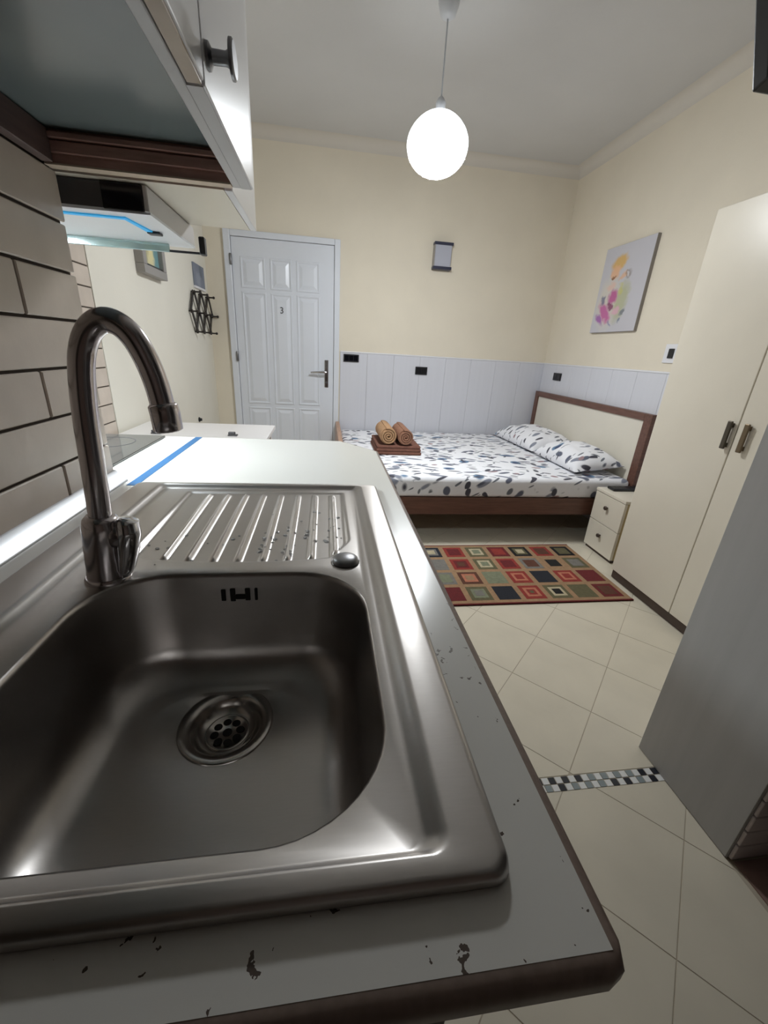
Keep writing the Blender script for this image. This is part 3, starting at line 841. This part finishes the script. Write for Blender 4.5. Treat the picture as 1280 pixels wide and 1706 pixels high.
blob_mat('print_grey', srgb(126, 132, 146), [(3.70, 1.60, 0.07, 0.06, 0.2, srgb(150, 156, 168), 0.7), (3.78, 1.66, 0.06, 0.04, 0.8, srgb(96, 106, 116), 0.7)], 3.74, 1.55)
f2 = thing('small_panel', 'small blue-grey panel on the left wall above the peg rack', 'picture', (XL, 3.74, 1.55))
MB().box(XL, XL+0.012, 3.60, 3.875, 1.552, 1.705, 0.002).build('board', 'print_grey', f2)
MB().box(XL, XL+0.015, 3.597, 3.878, 1.536, 1.552, 0.002).build('lower_edge', 'trim_white', f2)

# expanding peg rack
rk = thing('peg_rack', 'dark expanding peg rack on the left wall beside the door', 'rack', (XL, 3.7, 1.23))
top = [(3.51, 1.50), (3.70, 1.50), (3.90, 1.50)]
mid = [(3.41, 1.365), (3.605, 1.365), (3.80, 1.365), (3.985, 1.365)]
bot = [(3.51, 1.232), (3.70, 1.232), (3.90, 1.232)]
def slat(a, b, lay):
    v = Vector((0, b[0]-a[0], b[1]-a[1])); L = v.length
    t = bmesh.new(); bmesh.ops.create_cube(t, size=1.0)
    for q in t.verts: q.co = Vector((q.co.x*0.008, q.co.y*0.025, q.co.z*(L+0.012)))
    ang = math.atan2(-(b[0]-a[0]), (b[1]-a[1]))
    M_ = Matrix.Translation((XL+0.014+lay*0.009, (a[0]+b[0])/2, (a[1]+b[1])/2)) @ Matrix.Rotation(ang, 4, 'X')
    m_ = MB(); m_.merge(t, 0, M_); m_.build('slat', 'rack_dark', rk)
for i in range(3):
    slat(mid[i], top[i], 0); slat(mid[i+1], top[i], 1)
    slat(mid[i], bot[i], 1); slat(mid[i+1], bot[i], 0)
for (yy, zz) in top+mid+bot:
    MB().lathe([(0.006, 0.0), (0.006, 0.055), (0.010, 0.058), (0.010, 0.068), (0.006, 0.072)], (XL+0.001, yy, zz), 'X', 10).build('peg', 'rack_dark', rk, True)
tag(MB().lathe([(0.018, 0), (0.018, 0.006), (0.012, 0.010), (0.010, 0.022)], (XL, 3.37, 0.60), 'X', 16).build('cable_outlet', 'black_plastic', None, True), 'small round black cable outlet low on the left wall', 'outlet')

# ------------------------------------------------------------------ sockets and wall lamp
def socket(face, a0, a1, z0, z1, n, label):
    if face == 'back':
        t_ = thing('wall_socket', label, 'socket', ((a0+a1)/2, YB-0.009, z0), 'black wall sockets')
        MB().box(a0, a1, YB-0.019, YB-0.009, z0, z1, 0.003).build('plate', 'black_plastic', t_)
        w = (a1-a0-0.016)/n
        for i in range(n):
            MB().box(a0+0.008+i*w+0.002, a0+0.008+(i+1)*w-0.002, YB-0.0215, YB-0.019, z0+0.010, z1-0.010, 0.001, 1).build('module', 'black_gloss', t_)
    else:
        t_ = thing('wall_socket', label, 'socket', (XR-0.009, (a0+a1)/2, z0), 'black wall sockets')
        MB().box(XR-0.019, XR-0.009, a0, a1, z0, z1, 0.003).build('plate', 'black_plastic', t_)
        w = (a1-a0-0.016)/n
        for i in range(n):
            MB().box(XR-0.0215, XR-0.019, a0+0.008+i*w+0.002, a0+0.008+(i+1)*w-0.002, z0+0.010, z1-0.010, 0.001, 1).build('module', 'black_gloss', t_)
socket('back', 0.160, 0.300, 1.064, 1.130, 3, 'wide black socket on the panelling right beside the white door')
socket('back', 0.835, 0.950, 0.985, 1.055, 2, 'black socket on the back panelling above the towels')
socket('right', 3.63, 3.76, 1.010, 1.075, 2, 'black socket on the panelling above the headboard')
sw = thing('light_switch', 'white switch plate with dark rocker beside the wardrobe top', 'switch', (XR, 2.44, 1.2))
MB().box(XR-0.010, XR, 2.395, 2.50, 1.205, 1.315, 0.003).build('plate', 'trim_white', sw)
MB().box(XR-0.016, XR-0.010, 2.420, 2.462, 1.232, 1.288, 0.002).build('rocker', 'black_plastic', sw)

wlamp = thing('wall_lamp', 'white box wall lamp with dark bands high on the back wall', 'lamp', (0.99, YB, 1.86))
MB().box(0.918, 1.062, YB-0.055, YB, 1.872, 2.042, 0.004).build('diffuser', 'lamp_diffuser', wlamp)
MB().box(0.908, 1.072, YB-0.062, YB, 2.036, 2.058, 0.003).build('band', 'navy_plastic', wlamp)
MB().box(0.908, 1.072, YB-0.062, YB, 1.855, 1.878, 0.003).build('band', 'navy_plastic', wlamp)
MB().box(0.910, 0.919, YB-0.060, YB, 1.878, 2.036, 0.002).build('side_bar', 'frame_grey', wlamp)

# painting on the right wall
blob_mat('print_watercolour', srgb(198, 196, 202), [
    (3.18, 1.60, 0.14, 0.19, 0.2, srgb(214, 206, 190), 0.7), (3.03, 1.60, 0.07, 0.14, -0.2, srgb(176, 178, 130), 0.7),
    (3.14, 1.86, 0.09, 0.055, 0.3, srgb(214, 172, 96), 0.9), (3.16, 1.80, 0.055, 0.05, 0, srgb(226, 178, 140), 0.9),
    (3.17, 1.765, 0.03, 0.012, 0.4, srgb(130, 84, 50), 0.9), (3.07, 1.77, 0.05, 0.02, 0.5, srgb(220, 180, 150), 0.9),
    (3.02, 1.775, 0.032, 0.03, 0.2, srgb(116, 100, 92), 0.75), (3.02, 1.775, 0.020, 0.019, 0.2, srgb(212, 208, 208), 0.9),
    (3.18, 1.71, 0.05, 0.03, 0.2, srgb(224, 190, 176), 0.8), (3.13, 1.64, 0.055, 0.055, 0.5, srgb(190, 96, 150), 0.95),
    (3.19, 1.54, 0.10, 0.05, -0.75, srgb(196, 104, 160), 0.95), (3.14, 1.58, 0.05, 0.02, -0.6, srgb(130, 44, 96), 0.85),
    (3.24, 1.49, 0.06, 0.025, -0.7, srgb(160, 96, 170), 0.9), (3.24, 1.63, 0.03, 0.03, 0.5, srgb(106, 106, 136), 0.8),
    (3.06, 1.54, 0.045, 0.03, 0.3, srgb(226, 170, 196), 0.7), (2.99, 1.53, 0.03, 0.012, 0.6, srgb(110, 116, 126), 0.8),
    (3.01, 1.48, 0.02, 0.02, 0, srgb(120, 130, 150), 0.8), (3.11, 1.46, 0.035, 0.01, -0.8, srgb(130, 130, 170), 0.7), (3.06, 1.68, 0.03, 0.04, 0.2, srgb(200, 196, 110), 0.7)], 3.08, 1.40)
pc = thing('canvas_painting', 'unframed watercolour canvas in pink and yellow above the bed', 'painting', (XR, 3.08, 1.40))
MB().box(XR-0.024, XR, 2.815, 3.325, 1.40, 1.975, 0.002).build('stretcher', 'canvas_edge', pc)
MB().box(XR-0.0252, XR-0.0238, 2.817, 3.323, 1.402, 1.973).build('print', 'print_watercolour', pc)

# ------------------------------------------------------------------ bed
bd = thing('bed', 'double bed with brown frame and cream headboard', 'bed', (1.1, 3.18, 0))
hbp = MB().box(2.078, 2.106, 2.46, 3.905, 0.30, 0.845).build('headboard_panel', 'headboard_cream', bd)
MB().box(2.066, 2.110, 2.39, 2.458, 0.0, 0.892, 0.003).build('headboard_post', 'wood_brown', bd)
MB().box(2.066, 2.110, 3.907, 3.965, 0.0, 0.892, 0.003).build('headboard_post', 'wood_brown', bd)
MB().box(2.066, 2.110, 2.458, 3.907, 0.846, 0.892, 0.003).build('headboard_rail', 'wood_brown_y', bd)
MB().box(0.135, 2.065, 2.405, 2.430, 0.200, 0.318, 0.003).build('side_rail', 'wood_brown', bd)
MB().box(0.135, 2.065, 3.935, 3.960, 0.200, 0.318, 0.003).build('side_rail', 'wood_brown', bd)
MB().box(0.095, 0.130, 2.395, 3.965, 0.08, 0.525, 0.006).build('footboard', 'wood_light_brown', bd)
for yy in (2.395, 3.915):
    MB().box(0.095, 0.130, yy, yy+0.05, 0, 0.08).build('leg', 'wood_brown', bd)
for i in range(11):
    xx = 0.20+i*0.165
    MB().box(xx, xx+0.08, 2.431, 3.934, 0.262, 0.280).build('slat', 'wood_light_brown', bd)
mb = MB(); mb.box(0.140, 2.060, 2.402, 3.962, 0.3185, 0.452, 0.030, 5)
ms = tag(mb.build('mattress', 'floral_cotton', None, True, 60), 'mattress in a white fitted sheet with blue-grey floral print', 'mattress')

def pillow(name, cx_, cy_, rot, w, l, h, tilt, label, seed):
    mb = MB(); n = 26
    def pt(u, v, s):
        a, b = 2*u-1, 2*v-1
        f = max(0.0, (1-abs(a)**2.6))*max(0.0, (1-abs(b)**2.6))
        z = h*0.5*(f**0.5)
        pin = 1-0.07*(abs(a)**2*abs(b)**2)*0-0.05*(1-abs(a*b))*0
        px = a*w/2*(1-0.06*(1-b*b)*abs(a)); py = b*l/2*(1-0.06*(1-a*a)*abs(b))
        wr = noise.noise(Vector((a*2.2+seed, b*2.6, s*3.1)))*0.018*min(1, f*3)
        return Vector((px, py, s*z+wr if s > 0 else -0.35*z))
    for s in (1, -1):
        mb.grid(lambda u, v: pt(u, v, s), n, n)
    bmesh.ops.remove_doubles(mb.bm, verts=list(mb.bm.verts), dist=1e-4)
    M_ = Matrix.Translation((cx_, cy_, 0)) @ Matrix.Rotation(rot, 4, 'Z') @ Matrix.Rotation(tilt, 4, 'Y')
    for v in mb.bm.verts: v.co = M_ @ v.co
    zmin = min(v.co.z for v in mb.bm.verts)
    for v in mb.bm.verts: v.co.z += 0.4525-zmin
    o = mb.build(name, 'floral_cotton', None, True, 80)
    return tag(o, label, 'pillow', 'floral pillows')
pillow('pillow', 1.860, 3.485, 0.05, 0.40, 0.74, 0.23, -0.12, 'floral pillow at the far side of the bed against the panelled wall', 1.3)
pillow('pillow', 1.870, 2.795, 0.02, 0.37, 0.60, 0.23, -0.12, 'floral pillow at the near side of the bed beside the bedside cabinet', 7.7)

# towels on the bed
mb = MB()
for i, (sx, z0_) in enumerate(((0.0, 0.453), (0.004, 0.476), (0.008, 0.499))):
    mb.box(0.372+sx, 0.720-sx, 2.96+sx, 3.38, z0_, z0_+0.024, 0.011, 4)
ft = mb.build('folded_towel', 'towel_brown', None, True, 70)
tag(ft, 'folded brown bath towel lying on the bed', 'towel')
def roll(name, cx_, cz, r, ya, yb, m, label):
    mb = MB(); turns, n = 3.2, 90
    # closed roll body with a spiral relief on its ends
    pts = []
    for k in range(n+1):
        t_ = k/n; a = 2*PI*turns*t_; rr = r*(0.18+0.82*t_)
        pts.append((cx_+rr*math.cos(a+0.6), cz+rr*math.sin(a+0.6)))
    th = r*0.11
    inn = []
    for k in range(n+1):
        t_ = k/n; a = 2*PI*turns*t_; rr = r*(0.18+0.82*t_)-th*1.8
        inn.append((cx_+max(0.002, rr)*math.cos(a+0.6), cz+max(0.002, rr)*math.sin(a+0.6)))
    rows = []
    for (ax, az), (bx, bz) in zip(pts, inn):
        rows.append([(ax, ya+0.004, az), ((ax+bx)/2, ya, (az+bz)/2), (bx, ya+0.004, bz), (bx, yb-0.004, bz), ((ax+bx)/2, yb, (az+bz)/2), (ax, yb-0.004, az)])
    mb.loft(rows, capend=True)
    mb.lathe([(r*0.93, ya+0.02), (r*0.93, yb-0.02)], (cx_, 0, cz), 'Y', 28)
    o = mb.build(name, m, None, True, 70)
    return tag(o, label, 'towel', 'rolled towels on the bed')
roll('rolled_towel', 0.462, 0.5235+0.065, 0.065, 2.975, 3.33, 'towel_tan', 'tan rolled towel on the folded brown towel')
roll('rolled_towel', 0.592, 0.5235+0.060, 0.060, 2.965, 3.33, 'towel_mid', 'brown rolled towel on the folded towel beside the tan roll')

# ------------------------------------------------------------------ rug
rug_cols = {'tan': srgb(158, 126, 95), 'red': srgb(142, 52, 45), 'maroon': srgb(104, 34, 36), 'olive': srgb(98, 92, 66), 'navy': srgb(34, 36, 44), 'cream': srgb(185, 172, 142),
            'grey': srgb(120, 116, 110), 'sage': srgb(124, 128, 104), 'pink': srgb(183, 115, 90), 'black': srgb(26, 24, 24), 'brown': srgb(92, 56, 42)}
names = list(rug_cols)
for k_ in names: mat('rug_'+k_, rug_cols[k_], 0.95, var=0.12, vscale=60, bump=0.4, bscale=300)
rows_ = [
    [('olive', 'cream'), ('maroon',), ('olive', 'sage', 'grey'), ('navy',), ('red', 'pink', 'red', 'olive'), ('olive', 'cream', 'black'), ('olive',), ('maroon', 'brown')],
    [('red', 'pink'), ('grey', 'sage'), ('brown', 'pink', 'tan'), ('sage',), ('red', 'pink', 'red'), ('navy',), ('red', 'pink', 'red'), ('maroon',)],
    [('navy', 'grey'), ('grey',), ('red', 'maroon', 'brown'), ('olive', 'cream', 'sage'), ('red', 'maroon'), ('grey', 'brown'), ('tan', 'black'), ('olive', 'grey')],
    [('maroon', 'tan'), ('navy', 'grey', 'cream'), ('red', 'maroon'), ('olive', 'cream', 'sage'), ('maroon', 'red'), ('black', 'olive', 'cream'), ('red', 'brown'), ('black', 'olive')]]
mb = MB()
RX0, RX1, RY0, RY1, RZ = 0.425, 1.648, 1.665, 2.335, 0.008
mb.box(RX0, RX1, RY0, RY1, 0.0005, RZ, 0.002, 1, names.index('tan'))
mb.box(RX0, RX1, RY0, RY0+0.010, 0.0005, RZ+0.0006, 0, 1, names.index('maroon'))
mb.box(RX0, RX1, RY1-0.010, RY1, 0.0005, RZ+0.0006, 0, 1, names.index('maroon'))
pw, ph = (RX1-RX0-0.03)/8, (RY1-RY0-0.04)/4
for r, row in enumerate(rows_):
    for c, cell in enumerate(row):
        cx_, cy_ = RX0+0.015+(c+0.5)*pw, RY0+0.02+(r+0.5)*ph
        hx, hy = pw*0.40, ph*0.405
        for k_, cn in enumerate(cell):
            f = (1.0, 0.66, 0.40, 0.18)[k_]
            z = RZ+0.0006*(k_+1)
            mb.box(cx_-hx*f, cx_+hx*f, cy_-hy*f, cy_+hy*f, RZ-0.001, z, 0, 1, names.index(cn))
tag(mb.build('rug', ['rug_'+k_ for k_ in names]), 'patchwork rug of red, olive and black squares beside the bed', 'rug')

# ------------------------------------------------------------------ bedside cabinet
ns = thing('bedside_cabinet', 'cream two-drawer bedside cabinet between bed and wardrobe', 'cabinet', (1.95, 2.2, 0))
MB().box(1.800, 2.098, 2.072, 2.345, 0.02, 0.402).build('body', 'cream_edge', ns)
MB().box(1.778, 2.098, 2.066, 2.350, 0.403, 0.422, 0.002).build('top', 'cream_laminate', ns)
MB().box(1.795, 2.09, 2.075, 2.34, 0.0, 0.0195).build('plinth', 'plinth_dark', ns)
for za, zb in ((0.022, 0.208), (0.212, 0.400)):
    d = MB().box(1.781, 1.7995, 2.068, 2.348, za, zb, 0.002).build('drawer', 'cream_laminate', ns)
    MB().lathe([(0.006, 0), (0.006, -0.010), (0.013, -0.013), (0.013, -0.020), (0.010, -0.023)], (1.781, 2.208, (za+zb)/2+0.02), 'X', 16).build('knob', 'plinth_dark', d, True)
rc = thing('remote_control', 'black remote control lying on the bedside cabinet', 'remote', (1.93, 2.29, 0.422))
MB().box(1.83, 2.05, 2.255, 2.325, 0.4225, 0.440, 0.006, 3).build('casing', 'black_plastic', rc)
for i in range(4):
    MB().box(1.86+i*0.04, 1.88+i*0.04, 2.275, 2.305, 0.440, 0.442, 0.001, 1).build('button', 'tv_black', rc)

# ------------------------------------------------------------------ wardrobe
wd = thing('wardrobe', 'tall cream wardrobe with bronze pulls along the right wall', 'wardrobe', (1.9, 1.5, 0))
MB().box(1.704, 2.098, 0.862, 1.925, 0.055, 1.83, 0.003).build('carcass', 'cream_laminate', wd)
MB().box(1.715, 2.09, 0.87, 1.915, 0.0, 0.055).build('plinth', 'plinth_dark', wd)
MB().box(1.690, 1.7035, 0.862, 1.915, 0.004, 0.050, 0.001, 1).build('kick_board', 'plinth_dark', wd)
for (ya, yb) in ((1.4855, 1.925), (1.044, 1.4815), (0.862, 1.040)):
    d = MB().box(1.685, 1.7035, ya, yb, 0.052, 1.83, 0.0035, 3).build('door', 'cream_laminate', wd)
    if ya > 1.04:
        yc, hm = (1.507, 'dark_handle') if ya > 1.4 else (1.432, 'bronze_handle')
        mb = MB(); mb.box(1.664, 1.674, yc-0.010, yc+0.010, 0.872, 0.988, 0.003)
        mb.box(1.674, 1.685, yc-0.007, yc+0.007, 0.880, 0.898); mb.box(1.674, 1.685, yc-0.007, yc+0.007, 0.962, 0.980)
        mb.build('handle', hm, d)

# ------------------------------------------------------------------ television seen from behind, tilted to the bed
tv = thing('television', 'black television on a bracket high at the partition, seen from behind', 'television', (1.3, 1.05, 1.74))
ang = math.atan2(1.117-1.05, 1.93-1.743)
def tilt_box(name, x0, x1, dy0, dy1, s0, s1, m, bev=0.004):
    t_ = MB(); t_.box(x0, x1, dy0, dy1, s0, s1, bev)
    M_ = Matrix.Translation((0, 1.05, 1.743)) @ Matrix.Rotation(-ang, 4, 'X')
    for v in t_.bm.verts: v.co = M_ @ v.co
    return t_.build(name, m, tv)
tilt_box('casing', 0.914, 1.66, -0.037, -0.002, 0.0, 0.43, 'tv_black')
tilt_box('screen', 0.924, 1.65, -0.0018, 0.0, 0.012, 0.42, 'black_gloss', 0.0005)
tilt_box('rear_housing', 1.02, 1.57, -0.066, -0.037, 0.05, 0.36, 'tv_black')
MB().tube([(1.30, 0.848, 1.95), (1.30, 0.96, 1.95), (1.30, 1.055, 1.95)], 0.016, 12).build('bracket_arm', 'black_plastic', tv, True)
MB().box(1.24, 1.36, 0.847, 0.857, 1.86, 2.04, 0.002).build('bracket_plate', 'black_plastic', tv)

# ------------------------------------------------------------------ pendant lamp
PX, PY = 0.545, 2.5
pn = thing('pendant_lamp', 'glowing white pendant globe hanging on a thin cord from the ceiling', 'lamp', (PX, PY, 2.02))
MB().lathe([(0.052, 2.679), (0.052, 2.672), (0.046, 2.64), (0.034, 2.605), (0.012, 2.594)], (PX, PY, 0), 'Z', 28).build('ceiling_rose', 'rose_white', pn, True, 60)
MB().tube([(PX, PY, 2.60), (PX, PY, 2.45), (PX, PY, 2.29)], 0.0035, 8).build('cord', 'cord_grey', pn, True)
MB().lathe([(0.022, 2.272), (0.024, 2.30), (0.014, 2.318), (0.006, 2.325)], (PX, PY, 0), 'Z', 20).build('lamp_holder', 'rose_white', pn, True)
pr_ = []
for k in range(25):
    a = -PI/2+PI*k/24
    r = 0.152*math.cos(a); z = 2.138+0.130*math.sin(a)
    if a > 0: r *= (1-0.12*math.sin(a)**2*math.cos(a))
    pr_.append((max(r, 0.001), z))
# LED lamp: the lower dome gives the light, the frosted collar towards the holder only glows
MB().lathe(pr_[:10], (PX, PY, 0), 'Z', 36, cap=False).build('globe', 'pendant_glow', pn, True, 80)
MB().lathe(pr_[9:], (PX, PY, 0), 'Z', 36, cap=False).build('globe_collar', 'pendant_collar_glow', pn, True, 80)
